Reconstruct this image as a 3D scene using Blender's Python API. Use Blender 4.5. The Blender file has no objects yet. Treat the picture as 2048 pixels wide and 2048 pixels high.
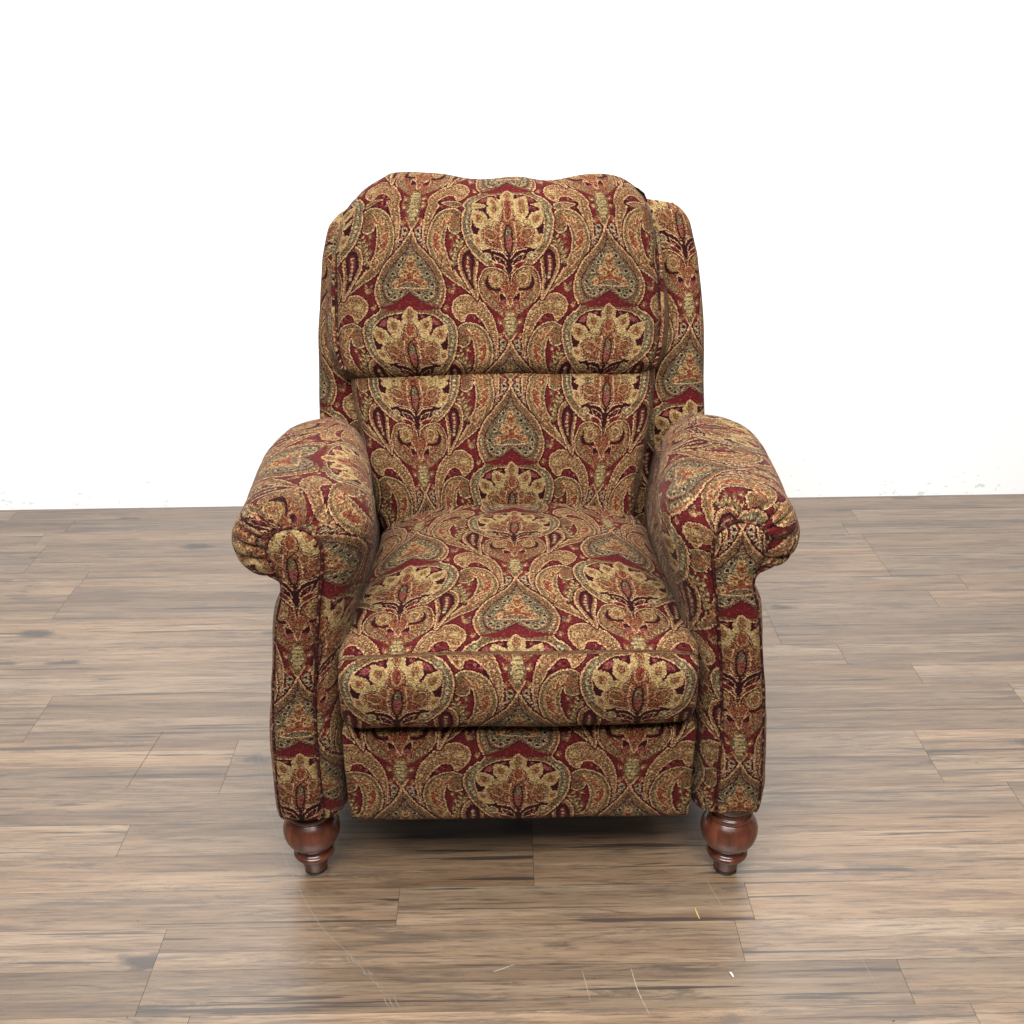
import bpy, math, random
import numpy as np
from mathutils import Vector, noise

# ================================================================ camera
scene = bpy.context.scene
H_CAM = 1.40
PITCH, YAW, ROLL = math.radians(24.6), math.radians(0.4), math.radians(0.6)
fwd = Vector((math.sin(YAW) * math.cos(PITCH), math.cos(YAW) * math.cos(PITCH), -math.sin(PITCH)))
r0 = Vector((math.cos(YAW), -math.sin(YAW), 0)); u0 = r0.cross(fwd)
rt = r0 * math.cos(ROLL) - u0 * math.sin(ROLL); up = r0 * math.sin(ROLL) + u0 * math.cos(ROLL)
cam_d = bpy.data.cameras.new('camera'); cam = bpy.data.objects.new('camera', cam_d)
scene.collection.objects.link(cam); scene.camera = cam
from mathutils import Matrix
M = Matrix.Identity(4)
for i in range(3):
    M[i][0] = rt[i]; M[i][1] = up[i]; M[i][2] = -fwd[i]
M[2][3] = H_CAM
cam.matrix_world = M
cam_d.sensor_width = 36; cam_d.lens = 36 * 2127 / 2048; cam_d.clip_start = .05; cam_d.clip_end = 60

# ================================================================ light: bright room, big soft source from the front and above
world = bpy.data.worlds.new('World'); scene.world = world; world.use_nodes = True
bg = world.node_tree.nodes['Background']; bg.inputs[0].default_value = (.93, .96, 1, 1); bg.inputs[1].default_value = .10
def area(name, loc, target, sx, sy, power, col=(1, 1, 1)):
    d = bpy.data.lights.new(name, 'AREA'); d.shape = 'RECTANGLE'; d.size = sx; d.size_y = sy; d.energy = power; d.color = col
    o = bpy.data.objects.new(name, d); scene.collection.objects.link(o); o.location = loc
    o.rotation_euler = (Vector(target) - Vector(loc)).to_track_quat('-Z', 'Y').to_euler()
    return o
area('window_light', (-.3, -.55, 3.45), (0, 2.45, .7), 2.8, 1.3, 305, (1, .985, .96))
area('ceiling_light', (.1, 1.3, 3.3), (.05, 1.9, 0), 2.4, 1.2, 120, (1, .98, .95))
scene.view_settings.view_transform = 'Standard'; scene.view_settings.look = 'None'
scene.view_settings.exposure = 0; scene.view_settings.gamma = 1

scene.render.engine = 'CYCLES'

# ---------------------------------------------------------------- woven damask tile (drawn from curves)
TW, TH = 816, 900
def build_tile():
    rng = np.random.RandomState(7)
    HV = TH / TW
    cls = np.zeros((TH, TW), np.int16)
    def a1(x, y): return ((x - (765 - (y - 150) * 50 / 1200)) / 2349., (y - 150) / 2349. * 1.04)
    def a2(x, y): return ((x - (765 - (y - 200) * 79 / 1440)) / 2210., (.59 + (y - 600) / 2210.) * 1.04)
    def spline(P, closed, n=10):
        P = np.array(P, float); N = len(P); out = []
        for i in range(N if closed else N - 1):
            p0 = P[(i - 1) % N] if closed or i > 0 else P[0]
            p1 = P[i]; p2 = P[(i + 1) % N]
            p3 = P[(i + 2) % N] if closed or i < N - 2 else P[-1]
            for k in range(n):
                t = k / n
                out.append(.5 * ((2 * p1) + (-p0 + p2) * t + (2 * p0 - 5 * p1 + 4 * p2 - p3) * t * t + (-p0 + 3 * p1 - 3 * p2 + p3) * t ** 3))
        if not closed: out.append(P[-1])
        return np.array(out)
    def copies(Q):
        for m in (1, -1):
            for ox, oy in ((0, 0), (.5, HV / 2), (.5, -HV / 2), (1, 0), (0, HV), (0, -HV), (1, HV), (1, -HV)):
                R = Q * [m, 1] + [ox, oy]
                R = R * TW
                if R[:, 0].max() < -12 or R[:, 0].min() > TW + 12 or R[:, 1].max() < -12 or R[:, 1].min() > TH + 12: continue
                yield R
    def put(mask, x0, y0, c):
        sub = cls[y0:y0 + mask.shape[0], x0:x0 + mask.shape[1]]; sub[mask] = c
    def fill(Q, c):
        for R in copies(Q):
            x0, y0 = np.maximum(np.floor(R.min(0)).astype(int), 0)
            x1, y1 = min(int(R[:, 0].max()) + 2, TW), min(int(R[:, 1].max()) + 2, TH)
            if x1 <= x0 or y1 <= y0: continue
            X, Y = np.meshgrid(np.arange(x0, x1) + .5, np.arange(y0, y1) + .5)
            ins = np.zeros(X.shape, bool)
            A = R; B = np.roll(R, -1, 0)
            for (ax, ay), (bx, by) in zip(A, B):
                if ay == by: continue
                cnd = ((ay > Y) != (by > Y)) & (X < (bx - ax) * (Y - ay) / (by - ay) + ax)
                ins ^= cnd
            put(ins, x0, y0, c)
    def stroke(Q, w, c, dash=0):
        w = w * TW / 2
        for R in copies(Q):
            acc = 0
            for a, b in zip(R[:-1], R[1:]):
                L = math.hypot(*(b - a)); acc += L
                if dash and int(acc / dash) % 2: continue
                x0 = max(int(min(a[0], b[0]) - w - 1), 0); x1 = min(int(max(a[0], b[0]) + w + 2), TW)
                y0 = max(int(min(a[1], b[1]) - w - 1), 0); y1 = min(int(max(a[1], b[1]) + w + 2), TH)
                if x1 <= x0 or y1 <= y0: continue
                X, Y = np.meshgrid(np.arange(x0, x1) + .5, np.arange(y0, y1) + .5)
                d = b - a; t = np.clip(((X - a[0]) * d[0] + (Y - a[1]) * d[1]) / max(L * L, 1e-9), 0, 1)
                put((X - a[0] - t * d[0]) ** 2 + (Y - a[1] - t * d[1]) ** 2 < w * w, x0, y0, c)
    def ell(cx, cy, rx, ry, ang=0, n=28):
        t = np.linspace(0, 2 * math.pi, n, endpoint=False); c, s = math.cos(ang), math.sin(ang)
        x, y = rx * np.cos(t), ry * np.sin(t)
        return np.stack([cx + x * c - y * s, cy + x * s + y * c], 1)
    def leaf(ax_, ay_, bx, by, w, n=12):        # pointed leaf from a to b
        a = np.array([ax_, ay_]); b = np.array([bx, by]); d = b - a; L = np.hypot(*d); nn = np.array([-d[1], d[0]]) / L
        t = np.linspace(0, 1, n); pr = np.sin(np.pi * t ** .8) * w
        return np.concatenate([a + np.outer(t, d) + np.outer(pr, nn), (a + np.outer(t, d) - np.outer(pr, nn))[::-1]])
    closed = lambda Q: np.concatenate([Q, Q[:1]])
    def inset(Q, k):
        c = Q.mean(0); return c + (Q - c) * k
    RED, OUT, TAN, GOLD, OLI, GG, DRK, RUST, MAR, PINK, BEAD, MIX = range(12)
    o = .0062
    def motif(Q, c, wo=o, dark=True):
        Q = np.array(Q)
        if dark: stroke(closed(Q), wo + .011, MAR)
        fill(Q, c); stroke(closed(Q), wo, OUT)
    def dots(Q, r, c, step):
        d = np.r_[0, np.cumsum(np.hypot(*np.diff(Q, axis=0).T))]
        for s in np.arange(step / 2, d[-1], step):
            fill(ell(np.interp(s, d, Q[:, 0]), np.interp(s, d, Q[:, 1]), r, r, n=8), c)
    # long scroll beside the pinecone
    S = spline([a2(*p) for p in [(1200, 1155), (1060, 1205), (950, 1300), (870, 1420), (830, 1550), (818, 1680), (835, 1790), (890, 1930), (905, 1900), (888, 1780), (895, 1640), (940, 1510), (1015, 1410), (1100, 1355), (1175, 1372), (1212, 1445), (1300, 1380), (1345, 1290), (1310, 1195)]], True)
    motif(S, TAN)
    C = spline([a2(*p) for p in [(1290, 1280), (1180, 1235), (1060, 1275), (960, 1370), (890, 1480), (862, 1600), (855, 1740), (872, 1850)]], False)
    stroke(C, .020, OLI); dots(C, .0075, OUT, .021); dots(C, .0035, RUST, .021)
    fill(ell(*a2(1255, 1285), .026, .02, .3), GOLD); stroke(closed(ell(*a2(1250, 1285), .017, .012, .3)), .004, RUST); fill(ell(*a2(1220, 1400), .008, .008), GOLD)
    I2 = spline([a2(*p) for p in [(1130, 1400), (1040, 1420), (960, 1530), (915, 1660), (910, 1800)]], False)
    stroke(I2, .007, MAR); dots(I2[2:16], .008, PINK, .03)
    # S shaped paisley
    P = spline([a2(*p) for p in [(1060, 1200), (1240, 1065), (1400, 955), (1545, 830), (1628, 690), (1660, 550), (1620, 400), (1530, 312), (1400, 280), (1300, 320), (1262, 400), (1275, 490), (1340, 525), (1410, 490), (1425, 420), (1455, 480), (1458, 600), (1420, 740), (1330, 885), (1215, 1030)]], True)
    motif(P, OLI)
    Pi = spline([a2(*p) for p in [(1400, 325), (1520, 350), (1590, 440), (1615, 560), (1580, 680), (1505, 800), (1370, 915), (1240, 1010), (1370, 870), (1460, 750), (1500, 620), (1495, 500), (1450, 400)]], True)
    fill(Pi, TAN); stroke(closed(Pi), .004, GOLD)
    Z = spline([a2(*p) for p in [(1585, 500), (1500, 560), (1545, 590), (1480, 640), (1510, 680), (1455, 715), (1510, 720), (1575, 640), (1598, 560)]], True)
    fill(Z, RUST); stroke(closed(Z), .0045, OUT)
    Z2 = spline([a2(*p) for p in [(1380, 345), (1440, 420), (1470, 380), (1500, 450), (1530, 410)]], False); stroke(Z2, .010, RUST); stroke(Z2 + [.006, -.006], .004, OUT)
    stroke(spline([a2(*p) for p in [(1440, 750), (1480, 800), (1440, 860), (1400, 830), (1380, 900), (1330, 930), (1300, 990)]], False), .009, RUST)
    stroke(spline([a2(*p) for p in [(1340, 470), (1300, 430), (1330, 380), (1385, 390), (1385, 440), (1350, 430)]], False), .007, RUST)
    stroke(spline([a2(*p) for p in [(1420, 745), (1470, 800), (1430, 870), (1370, 850)]], False), .004, OUT)
    # maroon field, feather leaf, drop
    for q, w in (((1340, 870, 1265, 560), .018),):
        L = leaf(*a2(q[0], q[1]), *a2(q[2], q[3]), w); stroke(closed(L), .012, MAR); fill(L, OLI)
        for t in np.linspace(.12, .95, 7):
            x = q[0] + (q[2] - q[0]) * t; y = q[1] + (q[3] - q[1]) * t
            fill(ell(*a2(x - 30, y - 14), .0115, .0055, .6), GOLD); fill(ell(*a2(x + 30, y - 20), .0115, .0055, -.9), GOLD)
    D = spline([a2(*p) for p in [(1060, 1210), (1085, 1000), (1078, 830), (1085, 720), (1130, 655), (1195, 640), (1255, 680), (1285, 760), (1275, 870), (1220, 980), (1140, 1110)]], True)
    motif(D, TAN, .007); D2 = spline([a2(*p) for p in [(1095, 1110), (1118, 980), (1108, 820), (1125, 730), (1185, 690), (1240, 735), (1245, 850), (1200, 960), (1140, 1060)]], True)
    fill(D2, MAR); D3 = spline([a2(*p) for p in [(1120, 1040), (1145, 930), (1140, 800), (1180, 725), (1215, 800), (1205, 900)]], True); fill(D3, RED); 
    dots(spline([a2(*p) for p in [(1180, 745), (1178, 830), (1172, 900), (1150, 990)]], False), .0085, BEAD, .02)
    # little sprigs in the ground
    for x, y in ((1325, 1050), (1385, 1060), (1350, 1130), (1330, 1090), (1385, 1110)):
        fill(ell(*a2(x, y), .011, .0065, .8 if x < 1340 else -.9), GG if x > 1340 else TAN)
    def sprig(x, y, ang, sz=1., c=TAN):          # little three leaved sprig
        bx, by = a2(x, y)
        for da, l in ((-.8, .020), (0, .027), (.8, .020), (-2.2, .014), (2.2, .014)):
            t = np.array([math.sin(ang + da), -math.cos(ang + da)]) * l * sz
            L = leaf(bx, by, bx + t[0], by + t[1], .0058 * sz); fill(L, c); 
        fill(ell(bx, by, .005 * sz, .005 * sz), OUT)
    for x, y, an in ((1440, 1180, .3), (1415, 1290, -.4), (800, 1440, .5), (800, 1590, -.3), (1000, 1180, .6), (1340, 1110, 1.2), (1350, 640, .2), (1380, 560, -.2), (1370, 720, 0.1)): sprig(x, y, an, 1.0, OLI if y < 800 else TAN)
    # beads between the crossing lines and the long scroll
    for x, y, r in ((845, 165, .017), (850, 225, .014), (880, 285, .014), (905, 345, .011), (930, 395, .009), (958, 440, .007)):
        u, v = a1(x, y); fill(ell(u, v, r * .95, r * 1.15, .4), BEAD); fill(ell(u, v, r * .4, r * .4), MAR); stroke(closed(ell(u, v, r * .95, r * 1.15, .4)), .003, PINK)
    # spade
    SP = [a1(*p) for p in [(772, 150), (800, 225), (862, 325), (960, 430), (1045, 520), (1110, 625), (1150, 740), (1158, 830), (1135, 920), (1108, 975), (1068, 1030)]]
    SP = spline(SP, False); SP[:, 0] = np.maximum(SP[:, 0], 0)
    body = np.concatenate([SP, [(0, a1(0, 1040)[1] + .012)]])
    stroke(SP, .022, MAR); fill(body, RUST)
    sp2 = np.array([0, .19]) + (body - [0, .19]) * [.94, .95]; fill(sp2, OLI)
    CU = spline([a1(*p) for p in [(740, 850), (800, 900), (860, 950), (950, 985), (1050, 1010)]], False)
    fill(np.concatenate([CU, [a1(1040, 1040), (0, a1(0, 1050)[1]), (0, a1(0, 850)[1])]]), RED)
    CO = spline([a1(*p) for p in [(765, 300), (800, 385), (880, 470), (985, 580), (1050, 700), (1062, 800), (1025, 895), (950, 945), (860, 935), (800, 890), (740, 850)]], False)
    co = np.concatenate([CO, [(0, a1(0, 850)[1]), (0, a1(0, 300)[1])]])
    stroke(CO, .012, DRK); fill(co, GG); stroke(CO, .0035, PINK)
    stroke(SP, .0072, OUT)
    dots(spline([a1(*p) for p in [(1105, 700), (1118, 800), (1090, 900), (1035, 980)]], False), .007, BEAD, .019)
    for x, y in ((845, 470), (880, 545), (950, 640), (1010, 760), (985, 860), (845, 850), (915, 905)):
        u, v = a1(x, y); fill(ell(u, v, .015, .011, .5), BEAD); fill(ell(u, v, .0085, .0075), DRK)
    fl = spline([a1(*p) for p in [(765, 420), (790, 470), (805, 540), (785, 600), (850, 590), (880, 650), (830, 700), (900, 700), (945, 750), (940, 800), (860, 770), (800, 740), (750, 740)]], False)
    fill(np.concatenate([fl, [(0, a1(0, 740)[1]), (0, a1(0, 420)[1])]]), RUST); stroke(fl, .0035, OUT, 3)
    for x, y, r in ((762, 480, .011), (800, 555, .008), (845, 640, .012), (805, 670, .010), (905, 750, .011), (757, 600, .010)):
        u, v = a1(x, y); fill(ell(u, v, r, r * 1.5), GOLD); fill(ell(u, v, r * .45, r * .7), RUST)
    stroke(np.array([a1(745, 800), a1(860, 805), a1(960, 800)]), .0055, OUT); stroke(np.array([a1(745, 828), a1(850, 832)]), .004, PINK)
    stroke(spline([a1(*p) for p in [(790, 840), (850, 900), (920, 930), (1000, 890), (1030, 800)]], False), .004, OUT, 4)
    # flower ring
    R1 = [tuple(SP[-1])] + [a2(*p) for p in [(1120, 172), (1175, 200), (1235, 255), (1268, 330), (1272, 420), (1245, 530), (1195, 630), (1110, 730), (1020, 810), (940, 858), (860, 880), (790, 920), (742, 985)]]
    R1 = spline(R1, False); R1s = spline([a2(*p) for p in [(860, 140), (960, 145)]] + [tuple(SP[-1])], False)
    ring = np.concatenate([[(0, a2(765, 120)[1])], R1s, R1, [(0, a2(742, 985)[1])]])
    stroke(R1, .020, MAR); fill(ring, OLI)
    RI = spline([a2(*p) for p in [(765, 140), (860, 168), (980, 182), (1090, 235), (1150, 310), (1172, 400), (1150, 520), (1090, 640), (1000, 740), (900, 800), (800, 850), (742, 940)]], False)
    ri = np.concatenate([RI, [(0, a2(742, 940)[1]), (0, a2(765, 140)[1])]])
    band = spline([a2(*p) for p in [(1120, 215), (1190, 290), (1218, 380), (1205, 480), (1160, 590)]], False)
    stroke(band, .026, GG); dots(band, .008, BEAD, .020)
    fill(ri, MAR); stroke(RI, .0055, OUT); stroke(R1, .0072, OUT)
    # red inner triangles
    for q in ([(1010, 215), (1080, 250), (1090, 290), (1030, 300), (1000, 260)], [(880, 190), (930, 200), (915, 225), (880, 215)]):
        T = np.array([a2(*p) for p in q]); fill(T, PINK); stroke(closed(T), .003, RED)
    # gold crown
    def petal(cx, cy, tx, ty, w):
        A = np.array(a2(cx, cy)); T = np.array(a2(tx, ty)); dd = T - A; L = np.hypot(*dd); nn = np.array([-dd[1], dd[0]]) / L
        pts = [A, A + dd * .22 + nn * w * .8, A + dd * .5 + nn * w, A + dd * .8 + nn * w * .55, T, A + dd * .8 - nn * w * .55, A + dd * .5 - nn * w, A + dd * .22 - nn * w * .8]
        Q = spline(pts, True); fill(Q, GOLD); stroke(closed(Q), .0045, OUT)
        c0 = A + dd * .52; Q2 = c0 + (Q - Q.mean(0)) * .42; fill(Q2, TAN); stroke(closed(Q2), .003, RUST); Q3 = c0 + (Q - Q.mean(0)) * .18; fill(Q3, RUST)
    G = spline([a2(*p) for p in [(765, 230), (850, 250), (930, 330), (960, 390), (1010, 400), (1050, 460), (1080, 520), (1090, 600), (1035, 680), (960, 670), (850, 690), (745, 745)]], False)
    g = np.concatenate([G, [(0, a2(742, 745)[1]), (0, a2(765, 230)[1])]]); fill(g, GOLD); stroke(G, .004, OUT)
    petal(1040, 640, 1128, 540, .022); petal(1000, 470, 1160, 300, .034); petal(870, 380, 985, 212, .034)
    E = spline([a2(*p) for p in [(766, 105), (800, 125), (838, 175), (842, 225), (815, 270), (765, 290)]], False)
    fill(np.concatenate([E, [(0, a2(0, 290)[1]), (0, a2(0, 105)[1])]]), GOLD); stroke(E, .0045, OUT)
    E = ell(0, a2(765, 190)[1], .016, .026); fill(E, TAN); stroke(closed(E), .0035, OLI); fill(ell(0, a2(765, 190)[1], .007, .012), RUST)
    fill(ell(*a2(968, 430), .018, .014), GOLD); stroke(closed(ell(*a2(968, 430), .018, .014)), .003, OLI)
    # lotus
    LQ = [(770, 262), (805, 300), (838, 360), (850, 410), (895, 445), (910, 480), (960, 462), (1010, 475), (1038, 520), (1020, 590), (975, 640), (900, 672), (820, 690), (745, 745)]
    LO = spline([a2(*p) for p in LQ], False)
    fill(np.concatenate([LO, [(0, a2(742, 745)[1]), (0, a2(770, 262)[1])]]), MIX); stroke(LO, .011, MAR, 7); stroke(LO, .0045, OUT, 3)
    fill(ell(0, a2(0, 335)[1], .022, .034), RUST); stroke(closed(ell(0, a2(0, 335)[1], .022, .034)), .004, OUT)
    for x, y, rx, ry, an in ((865, 480, .018, .024, .5), (950, 540, .032, .024, -.5)):
        E = ell(*a2(x, y), rx, ry, an); fill(E, RUST); stroke(closed(E), .004, GOLD); fill(ell(*a2(x, y), rx * .5, ry * .5, an), OLI)
    stroke(spline([a2(*p) for p in [(820, 430), (830, 520), (825, 640), (790, 700)]], False), .006, OUT, 3)
    for k in range(6): stroke(np.array([(0, a2(0, 440 + k * 45)[1]), a2(830, 440 + k * 45)]), .0035, PINK if k % 2 else OUT, 4)
    OV = ell(0, a2(0, 590)[1], .0205, .064); fill(OV, RUST); stroke(closed(OV), .0075, DRK)
    fill(ell(0, a2(0, 545)[1], .014, .03), GG); fill(ell(0, a2(0, 620)[1], .012, .026), PINK)
    # leaves under the flower
    stroke(spline([a2(*p) for p in [(750, 780), (800, 725), (860, 700), (930, 690)]], False), .0065, OUT)
    for q, w, c in (((930, 760, 1050, 745), .017, GG), ((760, 860, 905, 735), .015, MAR), ((770, 880, 925, 815), .012, RED)):
        L = leaf(*a2(q[0], q[1]), *a2(q[2], q[3]), w); fill(L, c); stroke(closed(L), .0045, OUT)
    fill(ell(*a2(985, 750), .010, .010), BEAD); fill(ell(*a2(840, 790), .008, .006, -.7), PINK)
    # heart of two scrolls
    HS = [a2(*p) for p in [(735, 1010), (752, 950), (800, 905), (870, 872), (950, 862), (1010, 895), (1045, 970), (1055, 1060), (1035, 1150), (980, 1230), (900, 1290), (820, 1350), (790, 1370), (800, 1310), (860, 1230), (920, 1160), (965, 1100), (985, 1020), (960, 960)]]
    HO = spline(HS, True); fill(np.concatenate([spline(HS[:13], False), [(0, a2(0, 1370)[1]), (0, a2(0, 1010)[1])]]), MIX)
    band = spline(HS[2:], True); fill(band, TAN)
    HL = spline(HS[:10], False); stroke(HL, .016, MAR); stroke(HL, .006, OUT)
    stroke(spline(HS[4:13], False) + [-.008, 0.004], .004, OLI)
    fill(spline([a2(*p) for p in [(950, 940), (985, 1000), (970, 1080), (900, 1110), (830, 1110), (800, 1080), (900, 1085), (950, 1030)]], True), MAR)
    c = a2(877, 988); fill(ell(*c, .034, .038), TAN); stroke(closed(ell(*c, .034, .038)), .004, GOLD); stroke(closed(ell(*c, .021, .024)), .006, GOLD, 4); stroke(closed(ell(*c, .013, .014)), .004, RUST, 3); fill(ell(*c, .005, .007), OLI)
    stroke(np.array([a2(812, 1075), a2(712, 1270)]), .0065, OUT)
    stroke(np.array([a2(735, 1012), a2(735, 1065)]), .004, OUT)
    fill(np.array([a2(735, 1040), a2(795, 1080), a2(712, 1240), (0, a2(0, 1240)[1])]), RUST)
    for k in range(4): stroke(np.array([(0, a2(0, 1075 + k * 34)[1]), a2(775 - k * 14, 1075 + k * 34)]), .0035, BEAD, 3)
    for q, w, cc in (((745, 1260, 830, 1120), .017, MAR),):
        L = leaf(*a2(q[0], q[1]), *a2(q[2], q[3]), w); fill(L, cc); stroke(closed(L), .004, OUT)
    fill(ell(*a2(775, 1235), .016, .018), PINK); fill(ell(*a2(775, 1235), .008, .009), RUST)
    dots(spline([a2(*p) for p in [(985, 1130), (900, 1220), (830, 1310)]], False), .009, GG, .026)
    # pinecone
    PC = spline([a2(*p) for p in [(705, 1300), (735, 1330), (765, 1390), (780, 1460), (760, 1530), (725, 1590), (690, 1640)]], False)
    fill(np.concatenate([PC, [(0, a2(0, 1640)[1]), (0, a2(0, 1300)[1])]]), OLI)
    for r in range(6):
        for k in range(3):
            y = 1350 + r * 40; x0 = 705 - (y - 1300) * .055; x = x0 + (k * 30 + (r % 2) * 15)
            if k * 30 + (r % 2) * 15 < 66 - abs(r - 2.6) * 13: fill(ell(*a2(x, y), .0075, .0085), GOLD if (r + k) % 2 else BEAD)
    stroke(np.array([a2(765, 1540), a2(686, 1650)]), .006, OUT)
    # crossing lines at the tip
    stroke(np.array([(0, -.004), (.012, .03)]), .008, OUT)
    # -------- colour
    lin = lambda c: (np.array(c) / 255.) ** 2.2
    pal = {RED: [((100, 27, 31), .76), ((78, 22, 26), .16), ((126, 62, 50), .08)],
           MAR: [((44, 14, 17), .75), ((70, 20, 24), .25)],
           OUT: [((208, 160, 116), .70), ((226, 192, 144), .16), ((150, 92, 64), .14)],
           TAN: [((146, 108, 72), .40), ((132, 62, 44), .23), ((188, 156, 108), .22), ((74, 56, 36), .16)],
           GOLD: [((186, 158, 108), .60), ((204, 184, 132), .17), ((136, 108, 64), .23)],
           OLI: [((106, 88, 58), .42), ((146, 124, 84), .24), ((112, 54, 38), .14), ((50, 42, 30), .18)],
           GG: [((100, 98, 72), .40), ((150, 142, 104), .22), ((50, 44, 38), .24), ((112, 66, 48), .14)],
           DRK: [((38, 24, 24), .8), ((66, 36, 32), .2)],
           RUST: [((120, 48, 34), .50), ((152, 94, 60), .24), ((88, 28, 28), .26)],
           MIX: [((112, 34, 32), .36), ((140, 90, 58), .26), ((176, 142, 90), .20), ((78, 28, 28), .18)],
           PINK: [((146, 86, 76), .6), ((96, 36, 42), .4)],
           BEAD: [((186, 168, 126), .62), ((110, 96, 76), .38)]}
    yy, xx = np.mgrid[0:TH, 0:TW]
    # ragged stitches: every stitch (3 x 2 px) samples the drawing a little off its place
    sw, sh = 4, 3
    jx = rng.randint(-2, 3, (TH // sh + 1, TW // sw + 1)); jy = rng.randint(-1, 2, jx.shape)
    sx = (xx // sw); sy = (yy // sh)
    cc = cls[(yy + jy[sy, sx]) % TH, (xx + jx[sy, sx]) % TW]
    img = np.zeros((TH, TW, 3))
    rnd = rng.rand(TH // sh, TW // sw)[sy % (TH // sh), sx % (TW // sw)]
    blob = rng.rand(TH // 4, TW // 6)[(yy // 4) % (TH // 4), (xx // 6) % (TW // 6)]
    r = np.where(rng.rand(*jx.shape)[sy, sx] < .5, rnd, blob)
    for k, lst in pal.items():
        m = cc == k; a = 0
        for col, pr in lst:
            mm = m & (r >= a) & (r < a + pr + 1e-9); img[mm] = lin(col); a += pr
        mm = m & (r >= a); img[mm] = lin(lst[0][0])
    # fine curling line work inside the figured areas
    def smooth(sc, sd):
        q = np.random.RandomState(sd).randn(TH, TW); f = np.fft.rfft2(q)
        ky = np.fft.fftfreq(TH)[:, None]; kx = np.fft.rfftfreq(TW)[None, :]
        k = np.hypot(kx, ky * .8); f *= np.exp(-((k - 1. / sc) / (.35 / sc)) ** 2)
        g = np.fft.irfft2(f, s=(TH, TW)); return g / g.std()
    g = smooth(15, 3); g2 = smooth(9, 5)
    fig = (cc == TAN) | (cc == OLI) | (cc == GG) | (cc == MIX)
    m1 = fig & (np.abs(g) < .20); m2 = fig & (np.abs(g2 - 1.2) < .28); m3 = fig & (np.abs(g - 1.25) < .22)
    img[m1] = img[m1] * .25 + .75 * lin((92, 34, 28)); img[m2] = img[m2] * .3 + .7 * lin((200, 168, 122)); img[m3] = lin((60, 46, 32))
    m4 = (cc == GOLD) & (np.abs(g2) < .22); img[m4] = img[m4] * .4 + .6 * lin((128, 96, 50))
    m5 = (cc == RUST) & (np.abs(g2) < .26); img[m5] = lin((168, 128, 84))
    br = .66 + .66 * rng.rand(*jx.shape)[sy, sx]
    br = br * (.9 + .2 * ((yy % sh) == 0))
    br = np.where(cc == RED, .86 + .28 * (br - .66) / .66, br)
    img *= br[..., None]
    return np.clip(img, 0, 1)


# ================================================================ helpers
col = scene.collection
def link(o, parent=None):
    col.objects.link(o)
    if parent is not None: o.parent = parent
    return o
def mesh_obj(name, verts, faces, mat, parent=None, uv=None, smooth=True, mats=None, midx=None):
    me = bpy.data.meshes.new(name); me.from_pydata([tuple(v) for v in verts], [], faces); me.validate()
    if mats:
        for m in mats: me.materials.append(m)
    else: me.materials.append(mat)
    if uv is not None:
        l = me.uv_layers.new(name='UVMap'); flat = np.array([c for f in uv for c in f], np.float32).ravel()
        l.data.foreach_set('uv', flat)
    if smooth: me.polygons.foreach_set('use_smooth', [True] * len(me.polygons))
    if midx is not None: me.polygons.foreach_set('material_index', midx)
    me.update()
    o = bpy.data.objects.new(name, me); link(o, parent)
    return o
def grid(name, P, UV, mat, parent=None, wrap=True, cap0=False, cap1=False, wrinkle=0, wfreq=14, seed=0, flip=False):
    """P (nt, ns, 3); UV (nt, ns or ns+1, 2). wrap closes the s direction."""
    nt, ns = P.shape[:2]
    V = P.reshape(-1, 3).copy()
    if wrinkle:
        dt = np.gradient(P, axis=0)
        if wrap: ds = (np.roll(P, -1, 1) - np.roll(P, 1, 1)) / 2
        else: ds = np.gradient(P, axis=1)
        N = np.cross(dt, ds); N /= np.maximum(np.linalg.norm(N, axis=2, keepdims=True), 1e-9); N = N.reshape(-1, 3)
        d = np.array([noise.noise(Vector((p[0] * wfreq + seed, p[1] * wfreq, p[2] * wfreq))) + .5 * noise.noise(Vector((p[0] * wfreq * 2.3 + seed, p[1] * wfreq * 2.3, p[2] * wfreq * 2.3))) for p in V])
        V += N * (d * wrinkle)[:, None]
    faces = []; uvs = []
    hi = ns if wrap else ns - 1
    for i in range(nt - 1):
        for j in range(hi):
            j2 = (j + 1) % ns; ju = j + 1 if (wrap and UV.shape[1] == ns + 1) else j2
            f = [i * ns + j, i * ns + j2, (i + 1) * ns + j2, (i + 1) * ns + j]
            u = [UV[i, j], UV[i, ju], UV[i + 1, ju], UV[i + 1, j]]
            if flip: f.reverse(); u.reverse()
            faces.append(f); uvs.append(u)
    for cap, i in ((cap0, 0), (cap1, nt - 1)):
        if cap:
            f = [i * ns + j for j in range(ns)]; u = [UV[i, j] for j in range(ns)]
            if (i == 0) != flip: f.reverse(); u.reverse()
            faces.append(f); uvs.append(u)
    return mesh_obj(name, V, faces, mat, parent, uvs)
def cspline(P, n=10, closed=False):
    P = np.array(P, float); N = len(P); out = []
    for i in range(N if closed else N - 1):
        p0 = P[(i - 1) % N] if closed or i > 0 else P[0]
        p1 = P[i]; p2 = P[(i + 1) % N]
        p3 = P[(i + 2) % N] if closed or i < N - 2 else P[-1]
        for k in range(n):
            t = k / n
            out.append(.5 * ((2 * p1) + (-p0 + p2) * t + (2 * p0 - 5 * p1 + 4 * p2 - p3) * t * t + (-p0 + 3 * p1 - 3 * p2 + p3) * t ** 3))
    if not closed: out.append(P[-1])
    return np.array(out)
def arclen(P):
    return np.r_[0, np.cumsum(np.linalg.norm(np.diff(P, axis=0), axis=1))]
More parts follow.
